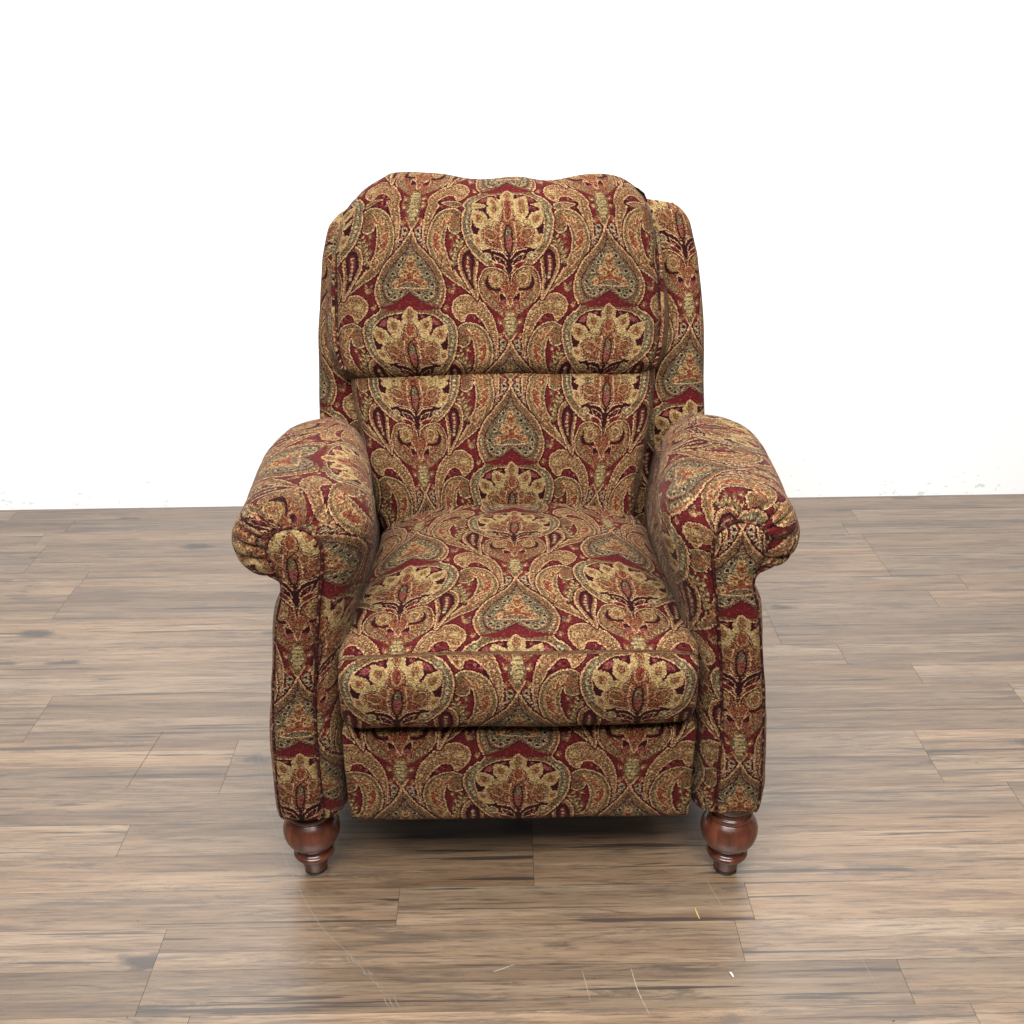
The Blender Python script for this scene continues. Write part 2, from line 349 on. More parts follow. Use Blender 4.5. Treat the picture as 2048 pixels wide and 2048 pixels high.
def resample(P, n, closed=False):
    Q = np.vstack([P, P[:1]]) if closed else P
    d = arclen(Q); t = np.linspace(0, d[-1], n + 1)[:-1] if closed else np.linspace(0, d[-1], n)
    return np.stack([np.interp(t, d, Q[:, k]) for k in range(Q.shape[1])], 1)
WM, HM = .385, .430                      # repeat of the woven pattern in metres
def fuv(x, s):                            # x metres off the motif's axis, s metres down from the ogee's tip
    x, s = np.broadcast_arrays(np.asarray(x, float), np.asarray(s, float))
    return np.stack([x / WM, -s / HM], -1)
def tube(name, path, r, mat, parent, closed=False, nseg=10, off=(0, 0)):
    P = np.array(path); n = len(P)
    T = np.gradient(P, axis=0)
    if closed: T = (np.roll(P, -1, 0) - np.roll(P, 1, 0))
    T /= np.linalg.norm(T, axis=1, keepdims=True)
    ref = np.array([0.13, .8, .55]); rings = []; prev = None
    for p, t in zip(P, T):
        a = (ref if prev is None else prev); a = a - t * (a @ t); a /= np.linalg.norm(a); prev = a; b = np.cross(t, a)
        ang = np.linspace(0, 2 * math.pi, nseg, endpoint=False)
        rings.append(p + r * (np.outer(np.cos(ang), a) + np.outer(np.sin(ang), b)))
    R = np.array(rings); d = arclen(P)
    if closed: R = np.concatenate([R, R[:1]]); d = np.r_[d, d[-1] + np.linalg.norm(P[0] - P[-1])]
    UV = np.stack(np.broadcast_arrays(off[0] + np.linspace(0, 2 * math.pi * r, nseg + 1)[None, :] / WM * 1.0, off[1] + d[:, None] / HM), -1)
    return grid(name, R, UV, mat, parent, wrap=True, cap0=not closed, cap1=not closed)
def tag(o, label, cat, group=None, kind=None):
    if label: o['label'] = label
    if cat: o['category'] = cat
    if group: o['group'] = group
    if kind: o['kind'] = kind

# ================================================================ materials
def new_mat(name):
    m = bpy.data.materials.new(name); m.use_nodes = True; nt = m.node_tree
    return m, nt, nt.nodes['Principled BSDF']
def N(nt, t, **kw):
    n = nt.nodes.new(t)
    for k, v in kw.items(): setattr(n, k, v)
    return n
tile = build_tile()
img = bpy.data.images.new('woven_damask', TW, TH, alpha=False, float_buffer=False)
srgb = np.where(tile <= .0031308, tile * 12.92, 1.055 * np.power(np.maximum(tile, 1e-6), 1 / 2.4) - .055)
px = np.ones((TH, TW, 4), np.float32); px[..., :3] = srgb[::-1]
img.pixels.foreach_set(px.ravel()); img.update(); img.pack()

def fabric(name, sheen=.04, dim=.46, fray=0.):
    m, nt, b = new_mat(name)
    uv = N(nt, 'ShaderNodeUVMap', uv_map='UVMap')
    t = N(nt, 'ShaderNodeTexImage', image=img, interpolation='Linear')
    # slight pull of the cloth so the motifs are not ruler straight
    tc = N(nt, 'ShaderNodeTexCoord'); nz = N(nt, 'ShaderNodeTexNoise'); nz.inputs['Scale'].default_value = 6; nz.inputs['Detail'].default_value = 2
    nt.links.new(tc.outputs['Object'], nz.inputs['Vector'])
    sub = N(nt, 'ShaderNodeVectorMath', operation='SUBTRACT'); sub.inputs[1].default_value = (.5, .5, .5)
    sc = N(nt, 'ShaderNodeVectorMath', operation='SCALE'); sc.inputs['Scale'].default_value = .045
    ad = N(nt, 'ShaderNodeVectorMath', operation='ADD')
    nt.links.new(nz.outputs['Color'], sub.inputs[0]); nt.links.new(sub.outputs[0], sc.inputs[0])
    nt.links.new(uv.outputs[0], ad.inputs[0]); nt.links.new(sc.outputs[0], ad.inputs[1]); nt.links.new(ad.outputs[0], t.inputs[0])
    if fray:                                     # rubbed, fuzzy pile blurs the figure
        nf = N(nt, 'ShaderNodeTexNoise'); nf.inputs['Scale'].default_value = 230; nf.inputs['Detail'].default_value = 1; nt.links.new(tc.outputs['Object'], nf.inputs['Vector'])
        s2 = N(nt, 'ShaderNodeVectorMath', operation='SUBTRACT'); s2.inputs[1].default_value = (.5, .5, .5); sc2 = N(nt, 'ShaderNodeVectorMath', operation='SCALE'); sc2.inputs['Scale'].default_value = fray
        ad2 = N(nt, 'ShaderNodeVectorMath', operation='ADD'); nt.links.new(nf.outputs['Color'], s2.inputs[0]); nt.links.new(s2.outputs[0], sc2.inputs[0])
        nt.links.new(ad.outputs[0], ad2.inputs[0]); nt.links.new(sc2.outputs[0], ad2.inputs[1]); nt.links.new(ad2.outputs[0], t.inputs[0])
    # worn / brushed nap varies the tone a little
    n2 = N(nt, 'ShaderNodeTexNoise'); n2.inputs['Scale'].default_value = 3.2; n2.inputs['Detail'].default_value = 3
    nt.links.new(tc.outputs['Object'], n2.inputs['Vector'])
    mr = N(nt, 'ShaderNodeMapRange'); mr.inputs['From Min'].default_value = .3; mr.inputs['From Max'].default_value = .7
    mr.inputs['To Min'].default_value = .88 * dim; mr.inputs['To Max'].default_value = 1.16 * dim
    nt.links.new(n2.outputs['Fac'], mr.inputs['Value'])
    mul = N(nt, 'ShaderNodeVectorMath', operation='SCALE'); nt.links.new(t.outputs['Color'], mul.inputs[0]); nt.links.new(mr.outputs[0], mul.inputs['Scale'])
    nt.links.new(mul.outputs[0], b.inputs['Base Color'])
    b.inputs['Roughness'].default_value = .82; b.inputs['Specular IOR Level'].default_value = .10
    b.inputs['Sheen Weight'].default_value = sheen; b.inputs['Sheen Roughness'].default_value = .45; b.inputs['Sheen Tint'].default_value = (1, .72, .62, 1)
    # raised yarns
    n3 = N(nt, 'ShaderNodeTexNoise'); n3.inputs['Scale'].default_value = 420; n3.inputs['Detail'].default_value = 1
    nt.links.new(tc.outputs['Object'], n3.inputs['Vector'])
    bw = N(nt, 'ShaderNodeRGBToBW'); nt.links.new(t.outputs['Color'], bw.inputs[0])
    ma = N(nt, 'ShaderNodeMath', operation='MULTIPLY_ADD'); ma.inputs[1].default_value = .9; nt.links.new(bw.outputs[0], ma.inputs[0]); nt.links.new(n3.outputs['Fac'], ma.inputs[2])
    bp = N(nt, 'ShaderNodeBump'); bp.inputs['Strength'].default_value = .8; bp.inputs['Distance'].default_value = .0016
    nt.links.new(ma.outputs[0], bp.inputs['Height']); nt.links.new(bp.outputs[0], b.inputs['Normal'])
    return m
FAB = fabric('damask_upholstery', fray=.008); ARM = fabric('damask_upholstery_rubbed', sheen=.07, dim=.46, fray=.020)

m, nt, b = new_mat('dark_red_welt_and_groove_shade'); WELT_GROOVE = m  # dark cord colour; the headrest's thin inner tube uses it as painted groove shade
tc = N(nt, 'ShaderNodeTexCoord'); nz = N(nt, 'ShaderNodeTexNoise'); nz.inputs['Scale'].default_value = 130; nz.inputs['Detail'].default_value = 1
cr = N(nt, 'ShaderNodeValToRGB'); e = cr.color_ramp; e.elements[0].position = .45; e.elements[0].color = (.020, .007, .006, 1); e.elements[1].position = .74; e.elements[1].color = (.22, .14, .07, 1)
x = e.elements.new(.58); x.color = (.065, .016, .014, 1)
nt.links.new(tc.outputs['Object'], nz.inputs[0]); nt.links.new(nz.outputs['Fac'], cr.inputs[0]); nt.links.new(cr.outputs[0], b.inputs['Base Color'])
b.inputs['Roughness'].default_value = 1; b.inputs['Specular IOR Level'].default_value = .05

m, nt, b = new_mat('mahogany_leg_wood'); WOOD = m
tc = N(nt, 'ShaderNodeTexCoord'); mp = N(nt, 'ShaderNodeMapping'); mp.inputs['Scale'].default_value = (30, 30, 5)
nz = N(nt, 'ShaderNodeTexNoise'); nz.inputs['Scale'].default_value = 1.6; nz.inputs['Detail'].default_value = 6; nz.inputs['Distortion'].default_value = .6
cr = N(nt, 'ShaderNodeValToRGB'); e = cr.color_ramp; e.elements[0].position = .3; e.elements[0].color = (.036, .011, .006, 1); e.elements[1].position = .75; e.elements[1].color = (.135, .036, .018, 1)
nt.links.new(tc.outputs['Object'], mp.inputs[0]); nt.links.new(mp.outputs[0], nz.inputs[0]); nt.links.new(nz.outputs['Fac'], cr.inputs[0]); nt.links.new(cr.outputs[0], b.inputs['Base Color'])
b.inputs['Roughness'].default_value = .24; b.inputs['Coat Weight'].default_value = .25; b.inputs['Coat Roughness'].default_value = .22

m, nt, b = new_mat('black_plastic'); BLK = m
b.inputs['Base Color'].default_value = (.012, .012, .013, 1); b.inputs['Roughness'].default_value = .35
m, nt, b = new_mat('black_lining_cloth'); LIN = m
b.inputs['Base Color'].default_value = (.014, .012, .012, 1); b.inputs['Roughness'].default_value = .95

# wall: white emulsion over rough plaster, small chips and scuffs low down
m, nt, b = new_mat('white_painted_wall'); WALL = m
tc = N(nt, 'ShaderNodeTexCoord')
n1 = N(nt, 'ShaderNodeTexNoise'); n1.inputs['Scale'].default_value = 1.3; n1.inputs['Detail'].default_value = 4
n2 = N(nt, 'ShaderNodeTexNoise'); n2.inputs['Scale'].default_value = 26; n2.inputs['Detail'].default_value = 5; n2.inputs['Roughness'].default_value = .65
sep = N(nt, 'ShaderNodeSeparateXYZ'); nt.links.new(tc.outputs['Object'], sep.inputs[0])
mpS = N(nt, 'ShaderNodeMapping'); mpS.inputs['Scale'].default_value = (1, 1, 1.9)
nt.links.new(tc.outputs['Object'], mpS.inputs[0])
for n_ in (n1,): nt.links.new(tc.outputs['Object'], n_.inputs['Vector'])
nt.links.new(mpS.outputs[0], n2.inputs['Vector'])
hm = N(nt, 'ShaderNodeMapRange'); hm.inputs['From Min'].default_value = 0; hm.inputs['From Max'].default_value = .30; hm.inputs['To Min'].default_value = .60; hm.inputs['To Max'].default_value = .80
nt.links.new(sep.outputs['Z'], hm.inputs['Value'])
gt = N(nt, 'ShaderNodeMath', operation='SUBTRACT'); nt.links.new(n2.outputs['Fac'], gt.inputs[0]); nt.links.new(hm.outputs[0], gt.inputs[1])
sm = N(nt, 'ShaderNodeMapRange'); sm.inputs['From Min'].default_value = 0; sm.inputs['From Max'].default_value = .03; nt.links.new(gt.outputs[0], sm.inputs['Value'])
mx = N(nt, 'ShaderNodeMix', data_type='RGBA'); mx.inputs['A'].default_value = (.84, .845, .85, 1); mx.inputs['B'].default_value = (.62, .64, .64, 1)
nt.links.new(sm.outputs[0], mx.inputs['Factor'])
nt.links.new(mx.outputs['Result'], b.inputs['Base Color']); b.inputs['Roughness'].default_value = .7; b.inputs['Specular IOR Level'].default_value = .2
bp = N(nt, 'ShaderNodeBump'); bp.inputs['Strength'].default_value = .12; bp.inputs['Distance'].default_value = .004; nt.links.new(n2.outputs['Fac'], bp.inputs['Height']); nt.links.new(bp.outputs[0], b.inputs['Normal'])

# floor: printed wood planks, colour attribute 'plank' = (tone, seed, warmth)
m, nt, b = new_mat('wood_plank_floor'); FLOOR = m
tc = N(nt, 'ShaderNodeTexCoord'); at = N(nt, 'ShaderNodeAttribute', attribute_name='plank')
sp = N(nt, 'ShaderNodeSeparateColor'); nt.links.new(at.outputs['Color'], sp.inputs[0])
sd = N(nt, 'ShaderNodeMath', operation='MULTIPLY'); sd.inputs[1].default_value = 57.0; nt.links.new(sp.outputs['Green'], sd.inputs[0])
cb = N(nt, 'ShaderNodeCombineXYZ'); nt.links.new(sd.outputs[0], cb.inputs['X']); nt.links.new(sd.outputs[0], cb.inputs['Z'])
av = N(nt, 'ShaderNodeVectorMath', operation='ADD'); nt.links.new(tc.outputs['Object'], av.inputs[0]); nt.links.new(cb.outputs[0], av.inputs[1])
def stretched(sx, sy, scale, detail, rough=.5, dist=0):
    mp = N(nt, 'ShaderNodeMapping'); mp.inputs['Scale'].default_value = (sx, sy, 1); nt.links.new(av.outputs[0], mp.inputs[0])
    n = N(nt, 'ShaderNodeTexNoise'); n.inputs['Scale'].default_value = scale; n.inputs['Detail'].default_value = detail; n.inputs['Roughness'].default_value = rough; n.inputs['Distortion'].default_value = dist
    nt.links.new(mp.outputs[0], n.inputs['Vector']); return n.outputs['Fac']
def ramp(fac, stops):
    c = N(nt, 'ShaderNodeValToRGB'); e = c.color_ramp
    e.elements[0].position = stops[0][0]; e.elements[0].color = (*stops[0][1], 1); e.elements[1].position = stops[-1][0]; e.elements[1].color = (*stops[-1][1], 1)
    for p, q in stops[1:-1]: k = e.elements.new(p); k.color = (*q, 1)
    nt.links.new(fac, c.inputs[0]); return c.outputs[0]
def mixc(fac, a, bcol, mode='MIX'):
    x = N(nt, 'ShaderNodeMix', data_type='RGBA', blend_type=mode)
    if isinstance(fac, float): x.inputs['Factor'].default_value = fac
    else: nt.links.new(fac, x.inputs['Factor'])
    for s, v in (('A', a), ('B', bcol)):
        if isinstance(v, tuple): x.inputs[s].default_value = (*v, 1)
        else: nt.links.new(v, x.inputs[s])
    return x.outputs['Result']
broad = stretched(.9, 11, 1.6, 8, .68, .5)
base = ramp(broad, [(.34, (.185, .115, .066)), (.45, (.270, .180, .110)), (.55, (.335, .236, .152)), (.66, (.400, .300, .205))])
fine = stretched(9, 230, 1.0, 8, .78, .15)
fr = ramp(fine, [(.36, (.36, .32, .29)), (.46, (.88, .87, .86)), (.54, (1.04, 1.04, 1.03)), (.66, (1.25, 1.24, 1.22))])
c1 = mixc(1.0, base, fr, 'MULTIPLY')
cracks = stretched(1.3, 62, 1.1, 4, .62, .35)
ck = ramp(cracks, [(.0, (0, 0, 0)), (.365, (0, 0, 0)), (.398, (1, 1, 1)), (1, (1, 1, 1))])
inv = N(nt, 'ShaderNodeInvert'); nt.links.new(ck, inv.inputs['Color'])
smoke = stretched(2.0, 24, 1.7, 10, .82, .8)
sk = ramp(smoke, [(.0, (0, 0, 0)), (.515, (0, 0, 0)), (.575, (.62, .62, .62)), (.66, (.9, .9, .9)), (1, (.95, .95, .95))])
c2 = mixc(sk, c1, (.110, .082, .062))
ck2 = N(nt, 'ShaderNodeMath', operation='MULTIPLY'); ck2.inputs[1].default_value = .88; nt.links.new(inv.outputs[0], ck2.inputs[0])
c3 = mixc(ck2.outputs[0], c2, (.050, .034, .026))
# knots
mpk = N(nt, 'ShaderNodeMapping'); mpk.inputs['Scale'].default_value = (2.6, 6.5, 1); nt.links.new(av.outputs[0], mpk.inputs[0])
vk = N(nt, 'ShaderNodeTexVoronoi'); vk.inputs['Scale'].default_value = 1.0; nt.links.new(mpk.outputs[0], vk.inputs['Vector'])
kz = stretched(30, 60, 1.0, 3, .6)
kd = N(nt, 'ShaderNodeMath', operation='MULTIPLY_ADD'); kd.inputs[1].default_value = -.16; nt.links.new(kz, kd.inputs[0]); nt.links.new(vk.outputs['Distance'], kd.inputs[2])
kn = ramp(kd.outputs[0], [(.0, (.9, .9, .9)), (.02, (.75, .75, .75)), (.075, (0, 0, 0)), (1, (0, 0, 0))])
c4 = mixc(kn, c3, (.045, .032, .026))
tone = N(nt, 'ShaderNodeMapRange'); tone.inputs['To Min'].default_value = .36; tone.inputs['To Max'].default_value = .62; nt.links.new(sp.outputs['Red'], tone.inputs['Value'])
tv = N(nt, 'ShaderNodeVectorMath', operation='SCALE'); nt.links.new(c4, tv.inputs[0]); nt.links.new(tone.outputs[0], tv.inputs['Scale'])
warm = mixc(sp.outputs['Blue'], (1.0, .99, 1.0), (1.05, .96, .86))
c5 = mixc(1.0, tv.outputs[0], warm, 'MULTIPLY')
nt.links.new(c5, b.inputs['Base Color'])
rr = N(nt, 'ShaderNodeMapRange'); rr.inputs['To Min'].default_value = .30; rr.inputs['To Max'].default_value = .46; nt.links.new(fine, rr.inputs['Value'])
nt.links.new(rr.outputs[0], b.inputs['Roughness']); b.inputs['IOR'].default_value = 1.6; b.inputs['Specular IOR Level'].default_value = 1.0; b.inputs['Coat Weight'].default_value = .12; b.inputs['Coat Roughness'].default_value = .28
bp = N(nt, 'ShaderNodeBump'); bp.inputs['Strength'].default_value = .25; bp.inputs['Distance'].default_value = .0008; nt.links.new(fine, bp.inputs['Height']); nt.links.new(bp.outputs[0], b.inputs['Normal'])
def flat(name, c, r=.6):
    m, nt_, b_ = new_mat(name); b_.inputs['Base Color'].default_value = (*c, 1); b_.inputs['Roughness'].default_value = r; return m
GAP = flat('plank_gap', (.035, .026, .020), .9); SCR = flat('pale_scratch', (.27, .225, .175), .55); GOU = flat('dark_gouge', (.05, .035, .03), .9)

# ================================================================ floor
rng = random.Random(11)
PW, YB = .0883, 1.2747
known = {-2: [.718], -1: [-.588], 0: [-.588, .384], 1: [-.197, .419], 2: [.043], 3: [.043, -.733], 4: [1.006], 5: [.88, -.583], 6: [.88, -.583], 7: [-1.05], 8: [1.162, -1.05],
         9: [.966], 11: [.68], 12: [.68], 13: [-1.188, 1.137], 14: [-1.188], 15: [-1.182, 1.07], 16: [1.07], 18: [-1.408], 20: [-1.56]}
tones = {1: .35, 0: .30, -1: .55}
V = []; F = []; MI = []; COL = []; XMAX = 3.6
def quad(x0, x1, y0, y1, z, mi, colr=(0, 0, 0)):
    n = len(V); V.extend([(x0, y0, z), (x1, y0, z), (x1, y1, z), (x0, y1, z)]); F.append([n, n + 1, n + 2, n + 3]); MI.append(mi); COL.append(colr)
YW0, YW1 = 3.19, 3.075     # wall foot beyond left / right edge (the wall runs slightly skew to the planks)
quad(-XMAX, XMAX, -2.6, 3.5, -.0012, 1)
prev = None
for k in range(-44, 26):
    y0 = YB + k * PW; y1 = y0 + PW
    if y0 > 3.4: break
    ks = sorted(known.get(k, []))
    if not ks:
        s0 = (k * .37 * 1.22) % 1.22 + rng.uniform(-.2, .2)
        if (k // 2) % 2 == 0 and prev is not None: s0 = prev
        ks = [s0]
    prev = ks[0]
    xs = list(ks)
    while xs[0] > -XMAX: xs.insert(0, xs[0] - 1.22)
    while xs[-1] < XMAX: xs.append(xs[-1] + 1.22)
    seams = [max(-XMAX, min(XMAX, x)) for x in xs]
    for a, c in zip(seams[:-1], seams[1:]):
        if c - a < .01: continue
        # each plank is printed as one or two narrow strips
        cl = (rng.uniform(.15, .95), rng.random(), rng.random())
        g = .00035
        sp_ = rng.uniform(.36, .64)
        ym = y0 + PW * sp_; t2 = min(1, max(0, cl[0] + rng.choice([-1, 1]) * rng.uniform(.15, .45)))
        quad(a + g, c - g, y0 + .0002, ym, 0, 0, cl); quad(a + g, c - g, ym, y1 - .0002, 0, 0, (t2, rng.random(), cl[2]))
# marks lying in the surface: long pale scratches and a dark gouge
def ribbon(pts, w, mi, z=.0005):
    P = cspline([(x, y) for x, y in pts], 8); T = np.gradient(P, axis=0); T /= np.linalg.norm(T, axis=1, keepdims=True); Nn = np.stack([-T[:, 1], T[:, 0]], 1)
    prevv = None; L = len(P)
    for i, (p, n_) in enumerate(zip(P, Nn)):
        ww = w * .72 * (.2 + .65 * abs(math.sin(i * 1.7))) * math.sin(math.pi * min(max((i + .5) / L, .03), .97)) ** .4
        n = len(V); V.extend([(p[0] + n_[0] * ww / 2, p[1] + n_[1] * ww / 2, z), (p[0] - n_[0] * ww / 2, p[1] - n_[1] * ww / 2, z)])
        if prevv is not None: F.append([prevv, prevv + 1, n + 1, n]); MI.append(mi); COL.append((0, 0, 0))
        prevv = n
ribbon([(-.593, 2.083), (-.535, 1.856), (-.46, 1.635), (-.402, 1.499), (-.327, 1.367), (-.267, 1.301), (-.201, 1.22)], .0011, 2)
ribbon([(-.60, 1.98), (-.59, 1.80), (-.60, 1.64)], .0008, 2)
ribbon([(-.756, 1.931), (-.766, 1.835), (-.776, 1.736)], .0022, 3)
ribbon([(.195, 1.264), (.201, 1.22), (.214, 1.174)], .0028, 2)
ribbon([(.115, 1.262), (.120, 1.23), (.124, 1.20)], .0016, 2)
ribbon([(.352, 1.462), (.362, 1.42), (.373, 1.381)], .0016, 2)
ribbon([(.575, 1.282), (.579, 1.25), (.585, 1.214)], .0013, 2)
ribbon([(.767, 1.396), (.84, 1.412), (.914, 1.434)], .0011, 2)
ribbon([(-.42, 1.505), (-.44, 1.53), (-.47, 1.56)], .0010, 2)
for cx, cy in ((-.262, 1.29), (-.232, 1.262), (-.205, 1.235), (-.19, 1.205)):
    for q in range(rng.choice([2, 3])):
        ox = (q - 1) * .006 + rng.uniform(-.003, .003); l = rng.uniform(.005, .012); ribbon([(cx + ox - l * .4, cy + l + rng.uniform(-.004, .004)), (cx + ox, cy), (cx + ox + l * .6, cy - l * rng.uniform(.5, 1))], .0013, 2)
ribbon([(-.03, 1.262), (-.018, 1.266), (.005, 1.276)], .0035, 2)
for _ in range(60):                       # specks of dirt
    x, y = rng.uniform(-1.6, 1.6), rng.uniform(1.15, 3.0); ribbon([(x, y), (x + rng.uniform(.002, .006), y + rng.uniform(-.002, .003))], rng.uniform(.0015, .004), rng.choice([3, 3, 2]))
me = bpy.data.meshes.new('floor'); me.from_pydata(V, [], F)
for mm in (FLOOR, GAP, SCR, GOU): me.materials.append(mm)
me.polygons.foreach_set('material_index', MI)
ca = me.color_attributes.new('plank', 'FLOAT_COLOR', 'CORNER')
cols = []
for f, c in zip(F, COL): cols += [(*c, 1)] * len(f)
ca.data.foreach_set('color', np.array(cols, np.float32).ravel())
me.update(); fl = bpy.data.objects.new('floor', me); link(fl); tag(fl, 'greyish brown wood plank floor with pale scratches', None, None, 'structure')

# ================================================================ wall (a slab with thickness, skewed a touch)
def wy(x): return 3.1355 + .0055 * 0 + (x * -.0085) * -1
Wv = []
for x in (-4.2, 4.2):
    y = 3.1355 + x * .0060
    for yy in (y, y + .12):
        for z in (-.05, 3.4): Wv.append((x, yy, z))
Wf = [[0, 4, 5, 1], [2, 3, 7, 6], [1, 5, 7, 3], [0, 2, 6, 4], [0, 1, 3, 2], [4, 6, 7, 5]]
wall = mesh_obj('wall', Wv, Wf, WALL, smooth=False); tag(wall, 'plain white painted wall, scuffed near the floor', 'wall', None, 'structure')

# ================================================================ the armchair
AX = .018                                   # the chair's centre line
chair = bpy.data.objects.new('armchair', None); chair.location = (0, 0, 0); link(chair)
tag(chair, 'red and gold paisley damask reclining armchair with rolled arms and turned dark wood feet', 'armchair')
CH = chair

def inset_profile(Q, d):                    # move a closed 2D outline inward
    T = np.roll(Q, -1, 0) - np.roll(Q, 1, 0); T /= np.maximum(np.linalg.norm(T, axis=1, keepdims=True), 1e-9)
    area_ = .5 * np.sum(Q[:, 0] * np.roll(Q[:, 1], -1) - np.roll(Q[:, 0], -1) * Q[:, 1])
    Nn = np.stack([-T[:, 1], T[:, 0]], 1) * (1 if area_ > 0 else -1)
    return Q + Nn * d
def end_stations(hw, r, n_mid, n_end=7):
    th = np.linspace(0, math.pi / 2, n_end)
    a = [(-hw + r - r * math.cos(t) , r * (1 - math.sin(t))) for t in th]
    mid = [(x, 0) for x in np.linspace(-hw + r, hw - r, n_mid)[1:-1]]
    b_ = [(-x, d) for x, d in a[::-1]]
    return a + mid + b_

# ---- seat cushion
prof = [(1.990, .40), (2.000, .455), (1.985, .500), (1.93, .512), (1.84, .522), (1.72, .529), (1.60, .528), (1.51, .520), (1.455, .514), (1.428, .503), (1.4285, .501),
        (1.414, .486), (1.406, .462), (1.404, .43), (1.408, .396), (1.418, .374), (1.438, .363), (1.50, .361), (1.70, .361), (1.94, .365)]
prof = resample(cspline(prof, 10, True), 150, True)
i_seam = int(np.argmin(np.hypot(prof[:, 0] - 1.4285, prof[:, 1] - .5025)))
st = end_stations(.288, .028, 70)
P = []; UV = []
d = np.r_[arclen(np.vstack([prof, prof[:1]]))]
s_loc = d - d[i_seam]                         # arc length from the seam, positive down the front
for x, ins in st:
    Q = inset_profile(prof, ins)
    t = x / .288
    top = np.clip((Q[:, 1] - .44) / .06, 0, 1)
    Q = Q.copy()
    Q[:, 1] += top * ((.018 * (1 - t ** 2) - .036 * abs(t) ** 4) * np.clip((Q[:, 0] - 1.47) / .20, 0, 1) - .006 * abs(t) ** 4)
    front = np.clip((1.46 - Q[:, 0]) / .05, 0, 1)
    Q[:, 0] -= front * (.004 * (1 - t ** 4) + .0015 * math.sin(x * 23))
    Q[:, 1] -= front * top * .004 * (abs(t) ** 3) * 1
    groove = np.exp(-((s_loc[:-1]) / .0035) ** 2) * .0026
    Q[:, 0] += groove; Q[:, 1] -= groove * .8
    xw = x * (1 - .055 * np.clip((Q[:, 0] - 1.46) / .42, 0, 1))
    P.append(np.column_stack([xw + AX, Q]))
    s = np.where(s_loc < 0, s_loc + .185, s_loc - .058)
    ux = np.where(s_loc < 0, x + .002, x + .002)
    UV.append(fuv(ux, s))
P = np.array(P); UV = np.array(UV)
seat = grid('seat_cushion', P, UV, FAB, CH, cap0=True, cap1=True, wrinkle=.0026, wfreq=9, seed=3)

# ---- footrest panel below the seat
prof = [(1.452, .350), (1.440, .343), (1.437, .325), (1.436, .25), (1.440, .18), (1.446, .162), (1.462, .156), (1.52, .158), (1.53, .20), (1.53, .33), (1.52, .349), (1.48, .352)]
prof = resample(cspline(prof, 8, True), 110, True); d = arclen(np.vstack([prof, prof[:1]]))
i0 = int(np.argmin(np.hypot(prof[:, 0] - 1.436, prof[:, 1] - .25)))
zz = d - d[i0]
P = []; UV = []
for x, ins in end_stations(.291, .006, 60):
    Q = inset_profile(prof, ins).copy()
    Q[:, 1] -= np.clip((.2 - Q[:, 1]) / .04, 0, 1) * .004 * (1 - (x / .291) ** 2)
    P.append(np.column_stack([np.full(len(Q), x + AX), Q])); UV.append(fuv(x + .002, .238 + (.212 - .25) + zz))
grid('footrest_panel', np.array(P), np.array(UV), FAB, CH, cap0=True, cap1=True, wrinkle=.0022, wfreq=10, seed=8)

# ---- back frame coordinates
PHI = math.radians(12.0); E_ = np.array([0, math.sin(PHI), math.cos(PHI)]); NB = np.array([0, -math.cos(PHI), math.sin(PHI)]); O_ = np.array([0, 1.985, .5])
def bk(x, h, n):
    x, h, n = np.broadcast_arrays(np.asarray(x, float), np.asarray(h, float), np.asarray(n, float))
    return np.stack([x, O_[1] + E_[1] * h + NB[1] * n, O_[2] + E_[2] * h + NB[2] * n], -1)

# outer back with its two wings
ring = [(0, -.055), (.20, -.055), (.34, -.055), (.372, -.062), (.385, -.082), (.388, -.13), (.386, -.20), (.374, -.222), (.34, -.232), (.1, -.236)]
rg = ring + [(-x, n) for x, n in ring[::-1] if x > .0]
rg = resample(cspline(rg, 6, True), 160, True); dR = arclen(np.vstack([rg, rg[:1]])); 
hs = [(h, 0) for h in np.linspace(-.30, .565, 60)] + [(.565 + .032 * math.sin(t), .032 * (1 - math.cos(t))) for t in np.linspace(0, math.pi / 2, 9)[1:]] 
P = []; UV = []
for h, ins in hs:
    Q = inset_profile(rg, ins).copy()
    wsc = np.interp(h, [-.3, .12, .17, .35, .50, .56, .60], [1.01, 1.03, 1.045, 1.025, .985, .95, .92])
    Q[:, 0] *= wsc
    hh = h - .050 * np.clip((h - .45) / .12, 0, 1) * np.clip((.25 - np.abs(Q[:, 0])) / .06, 0, 1) + .012 * np.clip((h - .3) / .25, 0, 1) + 0 * Q[:, 0]
    hh = hh - np.clip((h - .45) / .14, 0, 1) * (.020 * np.clip((np.abs(Q[:, 0]) - .25) / .11, 0, 1) ** 2) - np.clip((h - .45) / .14, 0, 1) * .012 * (Q[:, 0] > 0) * -.4
    P.append(bk(Q[:, 0] + AX - .001, hh, Q[:, 1] - .045 * (Q[:, 1] > -.075) * np.clip((.17 - h) / .10, 0, 1)))
    xs_ = np.r_[dR]; xs_ = np.where(xs_ > dR[-1] / 2, xs_ - dR[-1], xs_)
    UV.append(fuv(xs_ + .03, .36 - h))
grid('back_frame', np.array(P), np.array(UV), FAB, CH, cap0=True, cap1=True, wrinkle=.003, wfreq=8, seed=5)

